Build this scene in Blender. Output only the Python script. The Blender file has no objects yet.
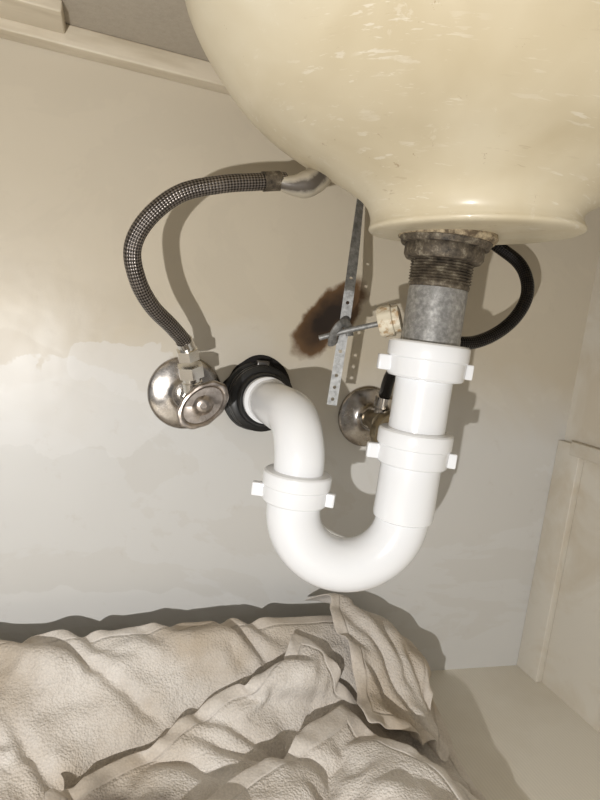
import bpy, math, bmesh
from mathutils import Vector, Matrix, noise
sc=bpy.context.scene
sc.view_settings.view_transform='Standard'
sc.view_settings.look='None'
# ---------------------------------------------------------------- camera
F=600.0
yaw,pitch,roll=map(math.radians,(18.5,-7,7.5))
R=Matrix.Rotation(-yaw,3,'Z')@Matrix.Rotation(math.pi/2+pitch,3,'X')@Matrix.Rotation(roll,3,'Z')
cd=bpy.data.cameras.new('camera'); cam=bpy.data.objects.new('camera',cd); sc.collection.objects.link(cam); sc.camera=cam
cd.sensor_fit='VERTICAL'; cd.sensor_height=24; cd.lens=24*F/800; cd.clip_start=0.005
cam.matrix_world=Matrix.Translation((0,-0.58,0))@R.to_4x4()
XR=.535; ZF=-.387; ZC=.216

# ---------------------------------------------------------------- material helpers
def newmat(n,col=(.8,.8,.8),rough=.5,metal=0.,coat=0.,spec=.5):
    m=bpy.data.materials.new(n); m.use_nodes=True
    b=m.node_tree.nodes['Principled BSDF']
    b.inputs['Base Color'].default_value=(*col,1); b.inputs['Roughness'].default_value=rough
    b.inputs['Metallic'].default_value=metal; b.inputs['Coat Weight'].default_value=coat
    b.inputs['Coat Roughness'].default_value=.08
    b.inputs['Specular IOR Level'].default_value=spec
    return m
class G:
    def __init__(s,m):
        s.m=m; s.nt=m.node_tree; s.b=s.nt.nodes['Principled BSDF']
        s.tc=s.nt.nodes.new('ShaderNodeTexCoord')
    def n(s,t,**k):
        x=s.nt.nodes.new(t)
        for a,v in k.items(): setattr(x,a,v)
        return x
    def l(s,a,b): s.nt.links.new(a,b)
    def coord(s,scale=(1,1,1),loc=(0,0,0),rot=(0,0,0),uv=False):
        mp=s.n('ShaderNodeMapping'); mp.inputs['Scale'].default_value=scale; mp.inputs['Location'].default_value=loc; mp.inputs['Rotation'].default_value=rot
        s.l(s.tc.outputs['UV' if uv else 'Object'],mp.inputs[0]); return mp.outputs[0]
    def noise(s,scale,detail=3,rough=.5,co=None,dist=0):
        x=s.n('ShaderNodeTexNoise'); x.inputs['Scale'].default_value=scale; x.inputs['Detail'].default_value=detail
        x.inputs['Roughness'].default_value=rough; x.inputs['Distortion'].default_value=dist
        s.l(co if co is not None else s.tc.outputs['Object'],x.inputs['Vector']); return x.outputs[0]
    def ramp(s,f,stops):
        x=s.n('ShaderNodeValToRGB'); e=x.color_ramp.elements
        while len(e)<len(stops): e.new(.5)
        for i,(p,c) in enumerate(stops):
            e[i].position=p; e[i].color=(*c,1) if not isinstance(c,(int,float)) else (c,c,c,1)
        s.l(f,x.inputs[0]); return x.outputs[0]
    def mix(s,f,a,b,mode='MIX'):
        x=s.n('ShaderNodeMix',data_type='RGBA',blend_type=mode)
        for i,v in ((0,f),(6,a),(7,b)):
            if isinstance(v,(int,float)): x.inputs[i].default_value=v
            elif isinstance(v,tuple): x.inputs[i].default_value=(*v,1)
            else: s.l(v,x.inputs[i])
        return x.outputs[2]
    def math(s,op,a,b=0.,c=0.):
        x=s.n('ShaderNodeMath',operation=op)
        for i,v in enumerate((a,b,c)):
            if isinstance(v,(int,float)): x.inputs[i].default_value=v
            else: s.l(v,x.inputs[i])
        return x.outputs[0]
    def bump(s,h,strength=.3,dist=.001):
        x=s.n('ShaderNodeBump'); x.inputs['Strength'].default_value=strength; x.inputs['Distance'].default_value=dist
        s.l(h,x.inputs['Height']); s.l(x.outputs[0],s.b.inputs['Normal'])
    def col(s,o): s.l(o,s.b.inputs['Base Color'])
    def blob(s,x,y,z,rx,ry,rz,rot=0.,warp=.02,wscale=55):
        """0 at centre .. 1 at the noisy edge of an ellipsoid in object space (rot about Y)"""
        wn=s.n('ShaderNodeTexNoise'); wn.inputs['Scale'].default_value=wscale; wn.inputs['Detail'].default_value=4
        s.l(s.tc.outputs['Object'],wn.inputs['Vector'])
        vm=s.n('ShaderNodeVectorMath',operation='MULTIPLY_ADD'); s.l(wn.outputs['Color'],vm.inputs[0]); vm.inputs[1].default_value=(warp,warp,warp); s.l(s.tc.outputs['Object'],vm.inputs[2])
        vs=s.n('ShaderNodeVectorMath',operation='SUBTRACT'); s.l(vm.outputs[0],vs.inputs[0]); vs.inputs[1].default_value=(warp/2,)*3
        mp=s.n('ShaderNodeMapping'); mp.vector_type='TEXTURE'; mp.inputs['Location'].default_value=(x,y,z)
        mp.inputs['Rotation'].default_value=(0,rot,0); mp.inputs['Scale'].default_value=(rx,ry,rz); s.l(vs.outputs[0],mp.inputs[0])
        ln=s.n('ShaderNodeVectorMath',operation='LENGTH'); s.l(mp.outputs[0],ln.inputs[0]); return ln.outputs['Value']

# wall paint ------------------------------------------------------
wallm=newmat('painted_cabinet_back',rough=.33,spec=.45); g=G(wallm)
sep=g.n('ShaderNodeSeparateXYZ'); g.l(g.tc.outputs['Object'],sep.inputs[0])
big=g.noise(6,4,.55,dist=.8)
zz=g.math('MULTIPLY_ADD',sep.outputs[2],4.0,0.75)           # 0 low .. 1 high
zz=g.math('ADD',zz,g.math('MULTIPLY_ADD',big,.6,-.3))
base=g.ramp(zz,[(.30,(.63,.625,.605)),(.48,(.60,.57,.51)),(.72,(.56,.50,.395))])
p2=g.ramp(g.noise(3.2,5,.6,co=g.coord((1,1,2.2),(3,1,2)),dist=1.2),[(.50,0.),(.515,1.)])
base=g.mix(g.math('MULTIPLY',p2,.12),base,(.46,.41,.33))
# scraped / repainted area on the left, with a ragged edge
b2=g.blob(-.105,0,-.060,.085,1,.034,warp=.06,wscale=16)
base=g.mix(g.ramp(b2,[(.90,.40),(1.0,0.)]),base,(.48,.42,.33))
b1=g.blob(-.035,0,-.105,.095,1,.045,warp=.07,wscale=24)
base=g.mix(g.ramp(b1,[(.96,.55),(1.0,0.)]),base,(.69,.685,.67))
b4=g.blob(.02,0,-.060,.050,1,.025,warp=.06,wscale=30)
base=g.mix(g.ramp(b4,[(.96,.5),(1.0,0.)]),base,(.69,.68,.66))
b3=g.blob(.02,0,-.30,.16,1,.022,warp=.04,wscale=18)
base=g.mix(g.ramp(b3,[(.93,.35),(1.0,0.)]),base,(.72,.72,.71))
gr=g.ramp(g.noise(40,6,.7),[(.60,0.),(.75,1.)])
base=g.mix(g.math('MULTIPLY',gr,.2),base,(.4,.33,.24))
# scorch stain on the paint
st=g.blob(.214,0,.011,.056,1,.025,rot=math.radians(-52),warp=.020,wscale=60)
base=g.mix(g.ramp(st,[(.80,1.),(1.0,0.)]),base,(.15,.082,.036))
base=g.mix(g.ramp(st,[(.35,1.),(.92,0.)]),base,(.022,.014,.010))
g.col(base)
g.l(g.ramp(big,[(.35,.28),(.65,.42)]),g.b.inputs['Roughness'])
g.bump(g.noise(14,3,.5),.35,.003)

sidem=newmat('painted_side_panel',rough=.4); g=G(sidem)
g.col(g.mix(g.ramp(g.noise(9,5,.6,dist=1),[(.45,0.),(.6,1.)]),(.66,.62,.54),(.60,.54,.44)))
railm=newmat('painted_rail',rough=.45); g=G(railm)
g.col(g.mix(g.ramp(g.noise(30,5,.6,co=g.coord((.2,1,1))),[(.5,0.),(.7,1.)]),(.62,.55,.43),(.46,.39,.28)))
floorm=newmat('vinyl_cabinet_floor',rough=.5); g=G(floorm)
c=g.mix(g.ramp(g.noise(7,4,.6),[(.4,0.),(.65,1.)]),(.80,.76,.67),(.73,.68,.58))
ck=g.n('ShaderNodeTexWave'); ck.inputs['Scale'].default_value=90; ck.inputs['Distortion'].default_value=1.5
g.l(g.tc.outputs['Object'],ck.inputs[0])
c=g.mix(.06,c,ck.outputs[0],'MULTIPLY'); g.col(c); g.bump(ck.outputs[0],.15,.0005)
counterm=newmat('particle_board',rough=.9); g=G(counterm)
g.col(g.mix(g.noise(180,4,.8),(.33,.29,.23),(.47,.42,.35))); g.bump(g.noise(200,3,.7),.5,.001)

# sink ceramic ------------------------------------------------------
sinkm=newmat('biscuit_ceramic',rough=.38,coat=.12); g=G(sinkm)
n1=g.noise(8,4,.5,dist=.4)
c=g.ramp(n1,[(.3,(.50,.42,.275)),(.5,(.60,.525,.375)),(.7,(.67,.61,.47))])
def scratch(seed,rot,th,amt,c,col=(.80,.76,.68),sc=34,st=14):
    s_=g.ramp(g.noise(sc,3,.6,co=g.coord((1,2,st),loc=(seed,seed*2,seed),rot=rot),dist=.2),[(th,0.),(th+.03,1.)])
    m_=g.ramp(g.noise(12,3,.6,co=g.coord(loc=(seed,3,seed))),[(.50,0.),(.64,1.)])
    return g.mix(g.math('MULTIPLY',g.math('MULTIPLY',s_,m_),amt),c,col)
c=scratch(1.,(0,.9,.4),.62,.42,c); c=scratch(4.,(.3,-.8,.2),.62,.40,c); c=scratch(7.,(.9,1.5,.8),.62,.36,c)
c=scratch(9.,(.2,-1.3,.1),.64,.40,c,(.36,.27,.16),40)
fl=g.ramp(g.noise(46,5,.75,dist=.5),[(.64,0.),(.68,1.)])
c=g.mix(g.math('MULTIPLY',fl,.22),c,(.78,.74,.65))
sc2=g.ramp(g.noise(90,5,.8,co=g.coord((1,1,.45))),[(.66,0.),(.70,1.)])
c=g.mix(g.math('MULTIPLY',sc2,.6),c,(.28,.17,.085))
g.col(c); g.bump(g.noise(50,4,.6),.12,.001)
g.l(g.ramp(g.noise(20,4,.6),[(.4,.30),(.65,.58)]),g.b.inputs['Roughness'])

pvc=newmat('white_pvc',(.84,.855,.88),.22,coat=.3)
galv=newmat('galvanized_metal',(.42,.41,.39),.42,.5); g=G(galv)
c=g.ramp(g.noise(240,4,.65),[(.3,(.20,.20,.19)),(.5,(.31,.305,.295)),(.7,(.47,.465,.45))])
g.col(c); g.bump(g.noise(160,4,.7),.3,.0006)
rust=newmat('corroded_metal',(.3,.26,.2),.6,.35); g=G(rust)
c=g.ramp(g.noise(130,5,.75),[(.34,(.03,.024,.018)),(.54,(.13,.105,.075)),(.70,(.38,.34,.26))])
g.col(c); g.bump(g.noise(200,4,.7),.7,.0009)
puttym=newmat('old_plumbers_putty',(.45,.38,.27),.8); g=G(puttym)
g.col(g.ramp(g.noise(160,4,.7),[(.4,(.10,.07,.04)),(.6,(.42,.34,.22))])); g.bump(g.noise(200,4,.7),.8,.001)
chrome=newmat('worn_chrome',(.50,.47,.44),.18,1.0); g=G(chrome)
g.col(g.ramp(g.noise(60,5,.7),[(.35,(.32,.29,.26)),(.6,(.50,.47,.44))]))
g.l(g.ramp(g.noise(50,4,.7),[(.4,.18),(.7,.34)]),g.b.inputs['Roughness'])
nickel=newmat('nickel_fitting',(.72,.70,.66),.22,1.0)
bronze=newmat('tarnished_handle',(.42,.36,.31),.34,1.0); g=G(bronze)
g.col(g.ramp(g.noise(110,5,.7),[(.35,(.22,.19,.165)),(.6,(.42,.37,.33))]))
brass=newmat('old_brass',(.30,.25,.17),.35,.95)
rubber=newmat('black_rubber',(.012,.012,.012),.36)
hole_shadem=newmat('opening_shade_paint',(.01,.008,.007),.9)  # near-black colour stands for the shade in and above the opening
steel=newmat('zinc_strap',(.42,.42,.41),.5,.5); g=G(steel)
g.col(g.ramp(g.noise(200,4,.7),[(.35,(.15,.15,.145)),(.65,(.30,.30,.295))]))
cream=newmat('cream_plastic',(.66,.60,.47),.45); g=G(cream)
g.col(g.mix(g.ramp(g.noise(160,4,.7),[(.5,0.),(.62,.8)]),(.66,.60,.47),(.40,.24,.10)))
def braid(n,dark,light,ku,kv):
    m=newmat(n,dark,.30,.85); g=G(m)
    s=g.n('ShaderNodeSeparateXYZ'); g.l(g.tc.outputs['UV'],s.inputs[0])
    u=g.math('MULTIPLY',s.outputs[0],2*math.pi*ku); v=g.math('MULTIPLY',s.outputs[1],2*math.pi*kv)
    a=g.math('SINE',g.math('ADD',u,v)); b=g.math('SINE',g.math('SUBTRACT',u,v))
    h=g.math('MULTIPLY_ADD',g.math('MULTIPLY',a,b),.5,.5)
    h=g.math('ADD',h,g.math('MULTIPLY_ADD',g.noise(60,3,.6),.5,-.25))
    g.col(g.ramp(h,[(.20,dark),(1.,light)])); g.bump(h,.7,.0007)
    return m
braidm=braid('braided_stainless',(.030,.026,.023),(.33,.295,.27),10,205)
braidk=braid('braided_black',(.007,.007,.007),(.045,.04,.038),10,205)

# ---------------------------------------------------------------- mesh helpers
def obj(n,me,mat=None,parent=None,smooth=True):
    o=bpy.data.objects.new(n,me); sc.collection.objects.link(o)
    if mat: me.materials.append(mat)
    if smooth:
        for p in me.polygons: p.use_smooth=True
    if parent: o.parent=parent
    return o
def empty(n):
    e=bpy.data.objects.new(n,None); e.empty_display_size=.02; sc.collection.objects.link(e); return e
def autosm(o,ang=40):
    me=o.data; a=math.radians(ang); bm=bmesh.new(); bm.from_mesh(me)
    for e in bm.edges:
        if len(e.link_faces)==2 and e.calc_face_angle(0)>a: e.smooth=False
    bm.to_mesh(me); bm.free()
def catmull(P,n=8):
    P=[Vector(p) for p in P]; Q=[2*P[0]-P[1]]+P+[2*P[-1]-P[-2]]; out=[]
    for i in range(1,len(Q)-2):
        for k in range(n):
            t=k/n; a,b,c,d=Q[i-1],Q[i],Q[i+1],Q[i+2]
            out.append(.5*((2*b)+(c-a)*t+(2*a-5*b+4*c-d)*t*t+(3*b-a-3*c+d)*t**3))
    out.append(P[-1]); return out
def tube(n,pts,r,mat,parent=None,segs=24,caps=True,flat=1.0):
    """sweep a circle along pts with parallel transport, UV = (around, metres along)"""
    N=len(pts); rr=r if isinstance(r,(list,tuple)) else [r]*N
    T=[(pts[min(i+1,N-1)]-pts[max(i-1,0)]).normalized() for i in range(N)]
    ref=Vector((0,1,0)) if abs(T[0].y)<.8 else Vector((1,0,0))
    U=(ref-T[0]*ref.dot(T[0])).normalized(); bm=bmesh.new(); uvl=bm.loops.layers.uv.new('UVMap')
    rings=[]; L=[0]
    for i in range(N):
        if i: U=(U-T[i]*U.dot(T[i])).normalized(); L.append(L[-1]+(pts[i]-pts[i-1]).length)
        W=T[i].cross(U)
        rings.append([bm.verts.new(pts[i]+rr[i]*(U*math.cos(2*math.pi*k/segs)+W*flat*math.sin(2*math.pi*k/segs))) for k in range(segs)])
    for i in range(N-1):
        for k in range(segs):
            f=bm.faces.new((rings[i][k],rings[i][(k+1)%segs],rings[i+1][(k+1)%segs],rings[i+1][k]))
            for lp,(uu,vv) in zip(f.loops,((k/segs,L[i]),((k+1)/segs,L[i]),((k+1)/segs,L[i+1]),(k/segs,L[i+1]))): lp[uvl].uv=(uu,vv)
    if caps: bm.faces.new(rings[0][::-1]); bm.faces.new(rings[-1])
    bmesh.ops.recalc_face_normals(bm,faces=bm.faces)
    me=bpy.data.meshes.new(n); bm.to_mesh(me); bm.free()
    o=obj(n,me,mat,parent); autosm(o); return o
def lathe(n,prof,origin,axis,mat,parent=None,segs=48,mod=None,ang=35):
    """prof=[(r,h)] around axis through origin; mod(theta,r,h)->r"""
    ax=Vector(axis).normalized(); q=Vector((0,0,1)).rotation_difference(ax); bm=bmesh.new(); rings=[]
    for r,h in prof:
        ring=[]
        for k in range(segs):
            t=2*math.pi*k/segs; rr=mod(t,r,h) if mod else r
            ring.append(bm.verts.new(Vector(origin)+q@Vector((rr*math.cos(t),rr*math.sin(t),h))))
        rings.append(ring)
    for a,b in zip(rings,rings[1:]):
        for k in range(segs): bm.faces.new((a[k],a[(k+1)%segs],b[(k+1)%segs],b[k]))
    bm.faces.new(rings[0][::-1]); bm.faces.new(rings[-1])
    bmesh.ops.recalc_face_normals(bm,faces=bm.faces)
    me=bpy.data.meshes.new(n); bm.to_mesh(me); bm.free()
    o=obj(n,me,mat,parent); autosm(o,ang); return o
def box(n,lo,hi,mat,parent=None,bev=.001,rot=None,org=None):
    bm=bmesh.new(); bmesh.ops.create_cube(bm,size=1)
    c=(Vector(lo)+Vector(hi))/2; s=Vector(hi)-Vector(lo)
    for v in bm.verts: v.co=Vector((v.co.x*s.x,v.co.y*s.y,v.co.z*s.z))
    if bev: bmesh.ops.bevel(bm,geom=bm.edges[:],offset=bev,segments=3,affect='EDGES',profile=.5)
    M=Matrix.Translation(c)@(rot.to_4x4() if rot else Matrix.Identity(4))
    bmesh.ops.transform(bm,matrix=M,verts=bm.verts)
    me=bpy.data.meshes.new(n); bm.to_mesh(me); bm.free(); o=obj(n,me,mat,parent); autosm(o,50); return o

# ---------------------------------------------------------------- towel: real cloth, draped once at build time
def sst(t): t=max(0,min(1,t)); return t*t*(3-2*t)
def drape_towel():
    cols=[]
    def plane(vs):
        m=bpy.data.meshes.new('tmp'); m.from_pydata(vs,[],[(0,1,2,3)]); o=bpy.data.objects.new('tmp',m); sc.collection.objects.link(o); cols.append(o)
    plane([(-.8,-.9,ZF),(.8,-.9,ZF),(.8,.1,ZF),(-.8,.1,ZF)])
    plane([(-.8,0,ZF-.1),(.8,0,ZF-.1),(.8,0,.2),(-.8,0,.2)])
    HB=[(-.40,.058),(-.07,.062),(.0,.078),(.064,.086),(.15,.088),(.20,.092),(.25,.094),(.29,.082),(.33,.052),(.36,.0),(.9,.0)]
    def hb(x):
        for (a,p),(b,q) in zip(HB,HB[1:]):
            if a<=x<=b: return p+(q-p)*sst((x-a)/(b-a))
        return .05
    def bulk(x,y):
        f=math.exp(-(max(0,-y-.045)/.065)**2)*(sst((-y)/.012))
        h=hb(x)*f
        h+=.038*math.exp(-((x-.250)/.040)**2-((y+.205)/.055)**2)
        h+=.024*math.exp(-((x-.11)/.07)**2-((y+.20)/.045)**2)
        h+=.020*math.exp(-((x+.05)/.04)**2-((y+.16)/.09)**2)
        return h
    gx=[-.42+.008*i for i in range(103)]; gy=[-.40+.008*i for i in range(51)]
    vs=[(x,y,ZF-.001+bulk(x,y)) for y in gy for x in gx]; fs=[(j*103+i,j*103+i+1,(j+1)*103+i+1,(j+1)*103+i) for j in range(50) for i in range(102)]
    m=bpy.data.meshes.new('tmp'); m.from_pydata(vs,[],fs); bo=bpy.data.objects.new('tmp',m); sc.collection.objects.link(bo); cols.append(bo)
    for o in cols:
        o.modifiers.new('Collision','COLLISION'); o.collision.thickness_outer=.002; o.collision.cloth_friction=40; o.collision.damping=.6
    verts=[];faces=[];uvs=[]
    def sheet(org,ang,w,h,dz,amp,wl,wang,seed,sp=.0080):
        nx=int(w/sp); ny=int(h/sp); b=len(verts); ca,sa=math.cos(math.radians(ang)),math.sin(math.radians(ang))
        for j in range(ny+1):
            for i in range(nx+1):
                u=i*sp; v=-j*sp; x=org[0]+u*ca-v*sa; y=org[1]+u*sa+v*ca
                n=noise.noise_vector(Vector((x*7,y*7,seed)))
                q=x*math.cos(math.radians(wang))+y*math.sin(math.radians(wang))+.03*n.x
                k=.5+.8*noise.noise(Vector((x*6,y*6,seed+9)))
                verts.append((x,min(y,-.004),ZF+bulk(x,y)+dz+amp*k*(1+math.sin(2*math.pi*q/wl))+.012*n.z))
                uvs.append((min(i,nx-i)*sp,min(j,ny-j)*sp))
        for j in range(ny):
            for i in range(nx):
                a=b+j*(nx+1)+i; faces.append((a,a+nx+1,a+nx+2,a+1))
    sheet((-.25,-.008),-1,.600,.33,.006,.014,.085,55,1.)           # bottom layer
    sheet((-.23,-.048),-5,.235,.27,.032,.010,.07,25,5.)            # left flap
    sheet((-.03,-.160),30,.295,.28,.050,.018,.085,115,2.)          # diagonal layer, hem facing the wall
    sheet((.055,-.215),36,.220,.20,.082,.016,.075,140,7.)          # second diagonal hem
    sheet((.226,-.006),-7,.125,.138,.106,.007,.07,20,3.)           # right corner thrown over the top
    me=bpy.data.meshes.new('towel'); me.from_pydata(verts,[],faces)
    ul=me.uv_layers.new(name='UVMap')
    for lp in me.loops: ul.data[lp.index].uv=uvs[lp.vertex_index]
    tw=bpy.data.objects.new('towel',me); sc.collection.objects.link(tw)
    cm=tw.modifiers.new('Cloth','CLOTH'); s=cm.settings
    s.quality=5; s.mass=.3; s.air_damping=2
    s.tension_stiffness=15; s.compression_stiffness=15; s.shear_stiffness=8; s.bending_stiffness=.5
    s.tension_damping=8; s.compression_damping=8; s.shear_damping=8; s.bending_damping=1
    s.shrink_min=-.03; s.shrink_max=-.03
    c=cm.collision_settings; c.use_collision=True; c.distance_min=.003; c.collision_quality=2; c.use_self_collision=True; c.self_distance_min=.005; c.self_friction=30
    cm.point_cache.frame_start=1; cm.point_cache.frame_end=60
    for f in range(1,31): sc.frame_set(f)
    m2=bpy.data.meshes.new_from_object(tw.evaluated_get(bpy.context.evaluated_depsgraph_get()))
    V=[v.co.copy() for v in m2.vertices]; FC=[tuple(p.vertices) for p in m2.polygons]
    LU=[tuple(d.uv) for d in m2.uv_layers[0].data]
    for o in cols+[tw]: bpy.data.objects.remove(o)
    sc.frame_set(1)
    m3=bpy.data.meshes.new('towel'); m3.from_pydata(V,[],FC)
    ul=m3.uv_layers.new(name='UVMap')
    for i,u in enumerate(LU): ul.data[i].uv=u
    # dirt worked into the cloth, stored per vertex
    ca=m3.color_attributes.new('dirt','FLOAT_COLOR','POINT')
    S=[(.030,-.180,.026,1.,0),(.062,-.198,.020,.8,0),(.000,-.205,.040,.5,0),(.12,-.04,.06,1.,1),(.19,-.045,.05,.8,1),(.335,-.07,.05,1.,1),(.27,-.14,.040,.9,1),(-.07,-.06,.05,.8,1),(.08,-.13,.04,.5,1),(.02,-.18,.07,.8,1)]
    for i,v in enumerate(V):
        r=[0.,0.]
        for x,y,rad,a,k in S:
            n=noise.noise(v*45)*.35+noise.noise(v*110)*.25
            d=math.hypot(v.x-x,v.y-y)/rad+n
            r[k]=max(r[k],a*sst(1.25-d))
        ca.data[i].color=(r[0],r[1],0,1)
    t2=obj('towel',m3)
    md=t2.modifiers.new('thickness','SOLIDIFY'); md.thickness=.0026; md.offset=1
    md=t2.modifiers.new('smooth','SUBSURF'); md.levels=md.render_levels=2
    return t2
towel=drape_towel()
towm=newmat('terry_cloth',(.6,.53,.45),.95,spec=.1); g=G(towm)
towm.node_tree.nodes['Principled BSDF'].inputs['Sheen Weight'].default_value=.1
c=g.ramp(g.noise(14,5,.6),[(.35,(.62,.56,.49)),(.62,(.80,.755,.70))])
vo=g.n('ShaderNodeTexVoronoi'); vo.inputs['Scale'].default_value=520; g.l(g.tc.outputs['Object'],vo.inputs['Vector'])
uvs_=g.n('ShaderNodeSeparateXYZ'); g.l(g.tc.outputs['UV'],uvs_.inputs[0])
ed=g.math('MINIMUM',uvs_.outputs[0],uvs_.outputs[1])
groove=g.ramp(g.math('MULTIPLY',ed,40.),[(.42,0.),(.48,1.),(.56,0.)])      # stitched hem 12 mm from the edge
terry=g.math('GREATER_THAN',ed,.012)
hh=g.math('ADD',g.math('MULTIPLY',vo.outputs['Distance'],-.8),g.noise(300,3,.7))
hh=g.math('MULTIPLY',hh,g.math('MULTIPLY_ADD',terry,.75,.25))
hh=g.math('ADD',hh,g.math('MULTIPLY',g.noise(70,3,.6),1.2))
hh=g.math('SUBTRACT',hh,g.math('MULTIPLY',groove,1.2))
c=g.mix(.28,c,g.ramp(vo.outputs['Distance'],[(0.,1.),(.9,.40)]),'MULTIPLY')
at=g.n('ShaderNodeAttribute',attribute_name='dirt'); sa_=g.n('ShaderNodeSeparateColor'); g.l(at.outputs['Color'],sa_.inputs[0])
c=g.mix(g.math('MULTIPLY',sa_.outputs[1],.6),c,(.42,.33,.22))
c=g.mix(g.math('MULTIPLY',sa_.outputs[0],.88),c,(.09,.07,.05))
g.col(c); g.bump(hh,.7,.0013)
towel.data.materials.clear(); towel.data.materials.append(towm)

# ---------------------------------------------------------------- cabinet shell
box('wall_back',(-.5,0,ZF-.02),(XR+.02,.018,ZC+.02),wallm,bev=0)
box('floor',(-.5,-.62,ZF-.018),(XR+.02,0,ZF),floorm,bev=0)
box('wall_right',(XR,-.62,ZF),(XR+.018,0,ZC),sidem,bev=0)
box('ceiling',(-.5,-.62,ZC),(XR+.02,0,ZC+.02),counterm,bev=0)
box('trim_1',(-.5,-.020,.199),(XR,0,ZC),railm,bev=.0015)                      # top cleat
box('trim_2',(-.14,-.060,.207),(-.052,-.020,ZC),railm,bev=.0015)              # corner block
box('trim_3',(XR-.009,-.037,ZF),(XR,0,-.095),sidem,bev=.001)                  # side post
box('trim_4',(XR-.010,-.62,-.108),(XR,-.022,-.092),sidem,bev=.001)            # side rail

# ---------------------------------------------------------------- sink bowl
bm=bmesh.new(); SX,SY=.257,-.172; ZB=.0845; segs=96
prof=[(.0,.0),(.055,.0),(.072,.0),(.0780,.0010),(.0795,.0030),(.0790,.0055),(.0795,.011),(.0850,.020),(.096,.028),(.118,.038),(.145,.047),(.172,.058),(.194,.071),(.211,.086),(.224,.103),(.231,.118),(.235,.134)]
pr=catmull([(r,0,h) for r,h in prof[1:]],4)
rings=[]
for p in pr:
    r,h=p.x,p.z; f=min(1,max(0,(r-.096)/.13)); sy_f=1-.15*f; sy_b=1-.32*f
    ring=[]
    for k in range(segs):
        t=2*math.pi*k/segs; x=r*math.cos(t); y=r*math.sin(t); y*= sy_b if y>0 else sy_f
        # the drain boss is off-centre: the bowl leaves it smoothly on the left, with a lip on the right
        tilt=max(0,1-h/.08)
        lip=.010*max(0,math.cos(t-.0))*math.exp(-((h-.013)/.010)**2)
        x-=lip
        v=Vector((x,y,h+math.tan(math.radians(6))*x*tilt))
        ring.append(bm.verts.new(v+Vector((SX,SY,ZB))))
    rings.append(ring)
for a,b in zip(rings,rings[1:]):
    for k in range(segs): bm.faces.new((a[k],a[(k+1)%segs],b[(k+1)%segs],b[k]))
bm.faces.new(rings[0][::-1])
bmesh.ops.recalc_face_normals(bm,faces=bm.faces)
me=bpy.data.meshes.new('sink_basin'); bm.to_mesh(me); bm.free(); sink=obj('sink_basin',me,sinkm)

# ---------------------------------------------------------------- metal drain tailpiece
TX,TY=.241,-.160
dr=empty('sink_drain_tailpiece')
lathe('putty_ring',[(.030,.087),(.0370,.0865),(.0385,.082),(.0365,.0785),(.030,.078)],(TX,TY,0),(0,0,1),puttym,dr,mod=lambda t,r,h:r*(1+.02*noise.noise(Vector((math.cos(t)*3,math.sin(t)*3,h*60)))))
lathe('lock_nut',[(.028,.082),(.0345,.081),(.0355,.078),(.034,.074),(.027,.0735)],(TX,TY,0),(0,0,1),rust,dr,mod=lambda t,r,h:r*(1+.012*math.cos(6*t)))
lathe('gasket',[(.026,.080),(.0305,.0735),(.0305,.066),(.0285,.063),(.024,.0625)],(TX,TY,0),(0,0,1),rust,dr)
th=[(.0225,.064)]
z=.063
while z>.046: th+=[(.0242,z),(.0226,z-.0011)]; z-=.0022
th+=[(.0235,.045),(.0235,.0435),(.0228,.042)]
lathe('threaded_collar',th,(TX,TY,0),(0,0,1),rust,dr,ang=80)
lathe('metal_body',[(.0222,.043),(.0228,.038),(.0228,.006),(.0232,.004),(.0232,-.006),(.02,-.008)],(TX,TY,0),(0,0,1),galv,dr)
# ---------------------------------------------------------------- white P-trap
pt=empty('p_trap')
def nut(n,c,z0,z1,r,axis=(0,0,1)):
    h=z1-z0
    lathe(n,[(r*.74,z0-.001),(r*.90,z0),(r*.945,z0+.0015),(r*.955,z0+h*.52),(r*.99,z0+h*.56),(r,z0+h*.60),(r,z1-.003),(r*.985,z1-.0012),(r*.94,z1),(r*.74,z1+.0005)],(c[0],c[1],0),axis,pvc,pt,ang=28)
def tabs(n,c,z,r,ang,w=.011,hh=.012):
    for i,a in enumerate(ang):
        a=math.radians(a); d=Vector((math.cos(a),math.sin(a),0))
        p=Vector((c[0],c[1],z))+d*(r+.0000)
        box(f'{n}_{i+1}',p-Vector((.0080,.0035,hh/2)),p+Vector((.0050,.0035,hh/2)),pvc,pt,.0012,rot=Matrix.Rotation(a,3,'Z'))
T2=(TX,TY)
nut('slip_nut_top',T2,-.028,.000,.0320); tabs('wing_top',T2,-.019,.0315,(-20,170))
lathe('extension_tube',[(.0225,-.080),(.0225,-.026)],(TX,TY,0),(0,0,1),pvc,pt)
nut('slip_nut_middle',T2,-.098,-.070,.0300); tabs('wing_middle',T2,-.090,.0295,(-28,165))
lathe('trap_socket',[(.0215,-.144),(.0240,-.1425),(.0245,-.140),(.0242,-.096)],(TX,TY,0),(0,0,1),pvc,pt)
A=Vector((.241,-.160,0)); B=Vector((.1535,-.140,0)); rad=(A-B).length/2; mid=(A+B)/2; d=(A-B).normalized()
pts=[A+Vector((0,0,-.134)),A+Vector((0,0,-.138))]
for k in range(0,33):
    t=math.pi*k/32; pts.append(mid+d*rad*math.cos(t)+Vector((0,0,-.1425-rad*math.sin(t))))
pts.append(B+Vector((0,0,-.133)))
tube('j_bend',pts,.0217,pvc,pt,segs=48)
nut('slip_nut_outlet',B,-.139,-.114,.0275); tabs('wing_outlet',B,-.132,.027,(-30,160),hh=.011)
C=Vector((.148,0,-.073)); er=.036
pts=[C+Vector((0,-.004,0)),C+Vector((.001,-.05,0)),Vector((.150,B.y+er+.006,-.073))]
for k in range(1,21):
    t=math.pi/2*k/20; pts.append(Vector((.1505+.003*k/20,B.y+er-er*math.sin(t),-.073-er+er*math.cos(t))))
pts.append(Vector((B.x,B.y,-.120)))
tube('trap_arm',pts,.0200,pvc,pt,segs=48)
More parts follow.
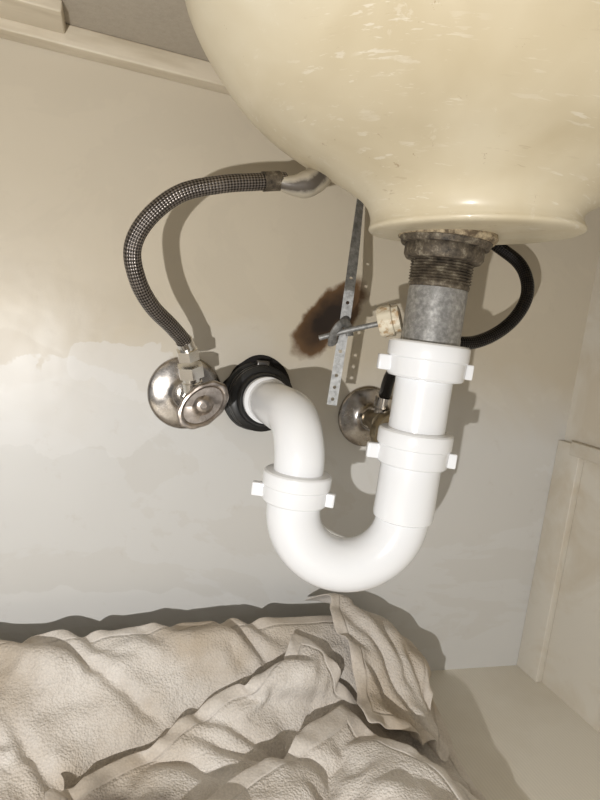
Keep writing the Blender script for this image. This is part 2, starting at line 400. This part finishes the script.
lathe('arm_socket_lip',[(.0195,.036),(.0222,.037),(.0222,.043),(.0195,.045)],C,(0,-1,0),pvc,pt)
# ---------------------------------------------------------------- rubber coupling in wall
cp=empty('rubber_drain_coupling')
Cc=(.147,0,-.075)
lathe('coupling_flange',[(.028,0),(.0335,.001),(.0345,.004),(.0335,.0065),(.0295,.0075),(.0295,.0135),(.0325,.0150),(.0325,.018),(.0300,.019),(.0300,.0205),(.0320,.0215),(.0320,.0245),(.0295,.026),(.0265,.0265),(.0255,.031),(.0245,.033),(.0205,.033)],Cc,(.05,-1,.03),rubber,cp)
clampm=newmat('dark_steel_clamp',(.16,.15,.14),.3,.9)
lathe('hose_clamp',[(.0290,.008),(.0306,.0085),(.0306,.0125),(.0290,.013)],Cc,(.05,-1,.03),clampm,cp)
box('clamp_screw',(.147-.006,-.016,-.0455),(.147+.006,-.006,-.0385),clampm,cp,.001)
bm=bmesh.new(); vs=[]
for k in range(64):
    t=2*math.pi*k/64; r=.034+.007*max(0,math.sin(t+.4))**3+.004*noise.noise(Vector((math.cos(t)*2,math.sin(t)*2,.3)))  # flat disc for the hole; the upper bulge is shadow painted as black
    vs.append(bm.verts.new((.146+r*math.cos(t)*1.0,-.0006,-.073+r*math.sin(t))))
bm.faces.new(vs); me=bpy.data.meshes.new('wall_opening_and_shade'); bm.to_mesh(me); bm.free(); obj('wall_opening_and_shade',me,hole_shadem,cp)

# ---------------------------------------------------------------- valves
def handle(n,c,normal,a,b,rotdeg,parent,mat):
    ax=Vector(normal).normalized(); q=Vector((0,0,1)).rotation_difference(ax); rt=math.radians(rotdeg)
    prof=[(.35,-.012),(.45,-.007),(.92,-.006),(1.,-.003),(1.,.0015),(.95,.0032),(.86,.0036),(.80,.0030),(.76,.0018),(.45,.0018),(.40,.0024),(.30,.0040),(.24,.0046),(.13,.0048),(.12,.0036),(.0,.0036)]
    bm=bmesh.new(); rings=[]; S=72
    for r,h in prof:
        ring=[]
        for k in range(S):
            t=2*math.pi*k/S; s=r*(1+(.018*math.cos(10*t) if r>.9 else 0))+.0001
            aa,bb=(a,b) if r>.42 else ((a+b)/2,(a+b)/2)
            x=aa*s*math.cos(t); y=bb*s*math.sin(t)
            ring.append(bm.verts.new(Vector(c)+q@Vector((x*math.cos(rt)-y*math.sin(rt),x*math.sin(rt)+y*math.cos(rt),h))))
        rings.append(ring)
    for p,w in zip(rings,rings[1:]):
        for k in range(S): bm.faces.new((p[k],p[(k+1)%S],w[(k+1)%S],w[k]))
    bm.faces.new(rings[0][::-1]); bm.faces.new(rings[-1]); bmesh.ops.recalc_face_normals(bm,faces=bm.faces)
    me=bpy.data.meshes.new(n); bm.to_mesh(me); bm.free(); o=obj(n,me,mat,parent); autosm(o,35)
def escut(n,c,r,parent):
    lathe(n,[(r,0),(r*1.0,.0012),(r*.975,.0026),(r*.93,.0034),(r*.80,.0046),(r*.62,.0060),(r*.48,.0070),(r*.42,.0082),(r*.36,.0105),(r*.33,.0125),(r*.25,.0125)],c,(0,-1,0),chrome,parent,segs=64)
v1=empty('shutoff_valve')
escut('escutcheon',(.077,0,-.078),.0355,v1)
lathe('valve_stem',[(.009,.010),(.009,.036),(.012,.037),(.0125,.052),(.0095,.053),(.006,.056),(.005,.072)],(.076,0,-.077),(.10,-1,.02),nickel,v1)
lathe('outlet_neck',[(.0090,0),(.0090,.014),(.008,.015),(.008,.022)],(.079,-.047,-.074),(-.28,-.25,1),nickel,v1)
hexm=lambda t,r,h:r/ max(.87,math.cos(((t+math.pi/6)%(math.pi/3))-math.pi/6))*.93
lathe('compression_nut',[(.008,.0),(.0112,.001),(.0112,.0115),(.008,.0125)],(.0745,-.051,-.057),(-.28,-.25,1),nickel,v1,mod=hexm,segs=48,ang=15)
lathe('hose_nut',[(.007,.0),(.0095,.001),(.0095,.010),(.007,.011)],(.070,-.055,-.042),(-.3,-.28,1),nickel,v1,mod=hexm,segs=48,ang=15)
handle('oval_handle',(.083,-.076,-.077),(-.06,-1,-.05),.0250,.0162,44,v1,bronze)
v2=empty('shutoff_valve')
escut('escutcheon',(.271,0,-.086),.033,v2)
lathe('valve_stem',[(.009,.010),(.009,.032),(.012,.033),(.012,.045),(.008,.046)],(.271,0,-.086),(-.05,-1,0),brass,v2)
lathe('outlet_neck',[(.008,0),(.008,.012),(.0095,.013),(.0095,.024),(.007,.025)],(.270,-.036,-.082),(-.05,-.2,1),chrome,v2)
handle('oval_handle',(.268,-.054,-.088),(.2,-1,-.1),.019,.013,70,v2,brass)

# ---------------------------------------------------------------- hoses
h1=empty('braided_supply_hose')
P1=[(.0675,-.0565,-.034),(.0635,-.062,-.026),(.050,-.075,-.014),(.032,-.092,.0),(.019,-.105,.018),(.013,-.114,.040),(.0215,-.119,.062),(.042,-.121,.083),(.070,-.120,.095),(.100,-.116,.1035),(.121,-.112,.109)]
tube('braided_tube',catmull(P1,16),.0065,braidm,h1,segs=24)
tube('lower_ferrule',catmull([(.0695,-.0550,-.036),(.0660,-.0590,-.030),(.0628,-.063,-.0250)],4),.0074,nickel,h1)
tube('upper_ferrule',catmull([(.103,-.1155,.1043),(.110,-.1145,.1062),(.116,-.1130,.1078)],4),.0074,rust,h1)
taped=newmat('taped_connector',(.6,.55,.44),.45,.2); g=G(taped)
sp=g.n('ShaderNodeSeparateXYZ'); g.l(g.tc.outputs['UV'],sp.inputs[0])
ss=g.math('SINE',g.math('ADD',g.math('MULTIPLY',sp.outputs[0],12.566),g.math('MULTIPLY',sp.outputs[1],60.)))
ss=g.math('ADD',ss,g.math('MULTIPLY_ADD',g.noise(90,4,.6),1.6,-.8))
g.col(g.ramp(ss,[(.0,(.50,.45,.36)),(.5,(.32,.29,.24)),(.8,(.10,.085,.07))])); g.bump(g.noise(120,3,.6),.5,.001)
cpts=catmull([(.114,-.1135,.1065),(.127,-.114,.1065),(.139,-.112,.110),(.149,-.105,.1185),(.156,-.088,.133),(.161,-.060,.150),(.167,-.026,.180)],8)
tube('shank_connector',cpts,[.0062+.0065*min(1,(i/14)**1.3) for i in range(len(cpts))],taped,h1,flat=.8)
h2=empty('braided_supply_hose')
P2=[(.268,-.041,-.058),(.262,-.060,-.036),(.262,-.085,-.016),(.275,-.104,-.003),(.292,-.110,.002),(.318,-.106,.006),(.342,-.102,.017),(.360,-.100,.033),(.371,-.097,.052),(.374,-.090,.070),(.370,-.078,.087),(.356,-.060,.102),(.340,-.035,.120)]
tube('braided_tube',catmull(P2,14),.0060,braidk,h2,segs=24)

# ---------------------------------------------------------------- perforated strap
def strap():
    bm=bmesh.new(); W=.0044; p=.0104; n=20; z0=-.064; S=16
    for i in range(n):
        zc=z0+p*(i+.5); rr=.0015 if (i%2==0 and i<11) or i<2 else .00015
        sq=[];ci=[]
        for k in range(S):
            t=2*math.pi*(k+.5)/S; c,s=math.cos(t),math.sin(t); m=max(abs(c),abs(s))
            sq.append(bm.verts.new((max(-1,min(1,c/m))*W if abs(c/m)<.99 else math.copysign(W,c),0,zc+s/m*p/2))); ci.append(bm.verts.new((c*rr,0,zc+s*rr)))
        for k in range(S): bm.faces.new((sq[k],sq[(k+1)%S],ci[(k+1)%S],ci[k]))
        # corner triangles
        for k in (1,5,9,13):
            a_,b_=sq[k],sq[(k+1)%S]
            if abs(a_.co.x-b_.co.x)>1e-5 and abs(a_.co.z-b_.co.z)>1e-5:
                cx=math.copysign(W,a_.co.x+b_.co.x); cz=zc+math.copysign(p/2,(a_.co.z+b_.co.z)/2-zc)
                bm.faces.new((a_,bm.verts.new((cx,0,cz)),b_))
    bmesh.ops.remove_doubles(bm,verts=bm.verts,dist=.00005)
    for v in bm.verts:
        x,z=v.co.x,v.co.z; q=max(0,min(1,(z-.02)/.10)); tw=math.radians(-22+50*q*q*(3-2*q))
        dy=.65*max(0,z-.035); k=(.48+dy)/.48
        v.co=Vector(((.190+.0015*math.sin((z+.06)*18))*k+x*math.cos(tw),-.100+dy+x*math.sin(tw),z*k))
    bmesh.ops.recalc_face_normals(bm,faces=bm.faces)
    me=bpy.data.meshes.new('perforated_strap'); bm.to_mesh(me); bm.free()
    return me
pl=empty('pop_up_linkage')
o=obj('perforated_strap',strap(),steel,pl,smooth=False); md=o.modifiers.new('s','SOLIDIFY'); md.thickness=.0012; md.offset=0
tube('pivot_rod',[Vector(p) for p in ((.168,-.1065,-.008),(.190,-.117,.002),(.218,-.135,.0135))],.0022,steel,pl,segs=16)
lathe('pivot_nut',[(.004,-.010),(.0115,-.009),(.0125,-.007),(.0125,.002),(.0110,.0030),(.0110,.008),(.008,.009)],(.2165,-.1345,.0135),(.80,-.5,.33),cream,pl,mod=lambda t,r,h:r*(1+.03*math.cos(12*t)))
tube('spring_clip',catmull([(.181,-.104,-.012),(.178,-.112,-.004),(.180,-.116,.004),(.186,-.112,.007),(.192,-.108,.004),(.194,-.109,-.003)],6),.0022,steel,pl,segs=10,flat=1.8)

# ---------------------------------------------------------------- light
l=bpy.data.lights.new('phone_flash','POINT'); l.energy=16.5; l.shadow_soft_size=.005; l.color=(1,.98,.955)
lo=bpy.data.objects.new('phone_flash',l); lo.location=(-.20,-.78,-.14); sc.collection.objects.link(lo)
w=bpy.data.worlds.new('world'); sc.world=w; w.use_nodes=True
w.node_tree.nodes['Background'].inputs[0].default_value=(1,.975,.945,1); w.node_tree.nodes['Background'].inputs[1].default_value=.26
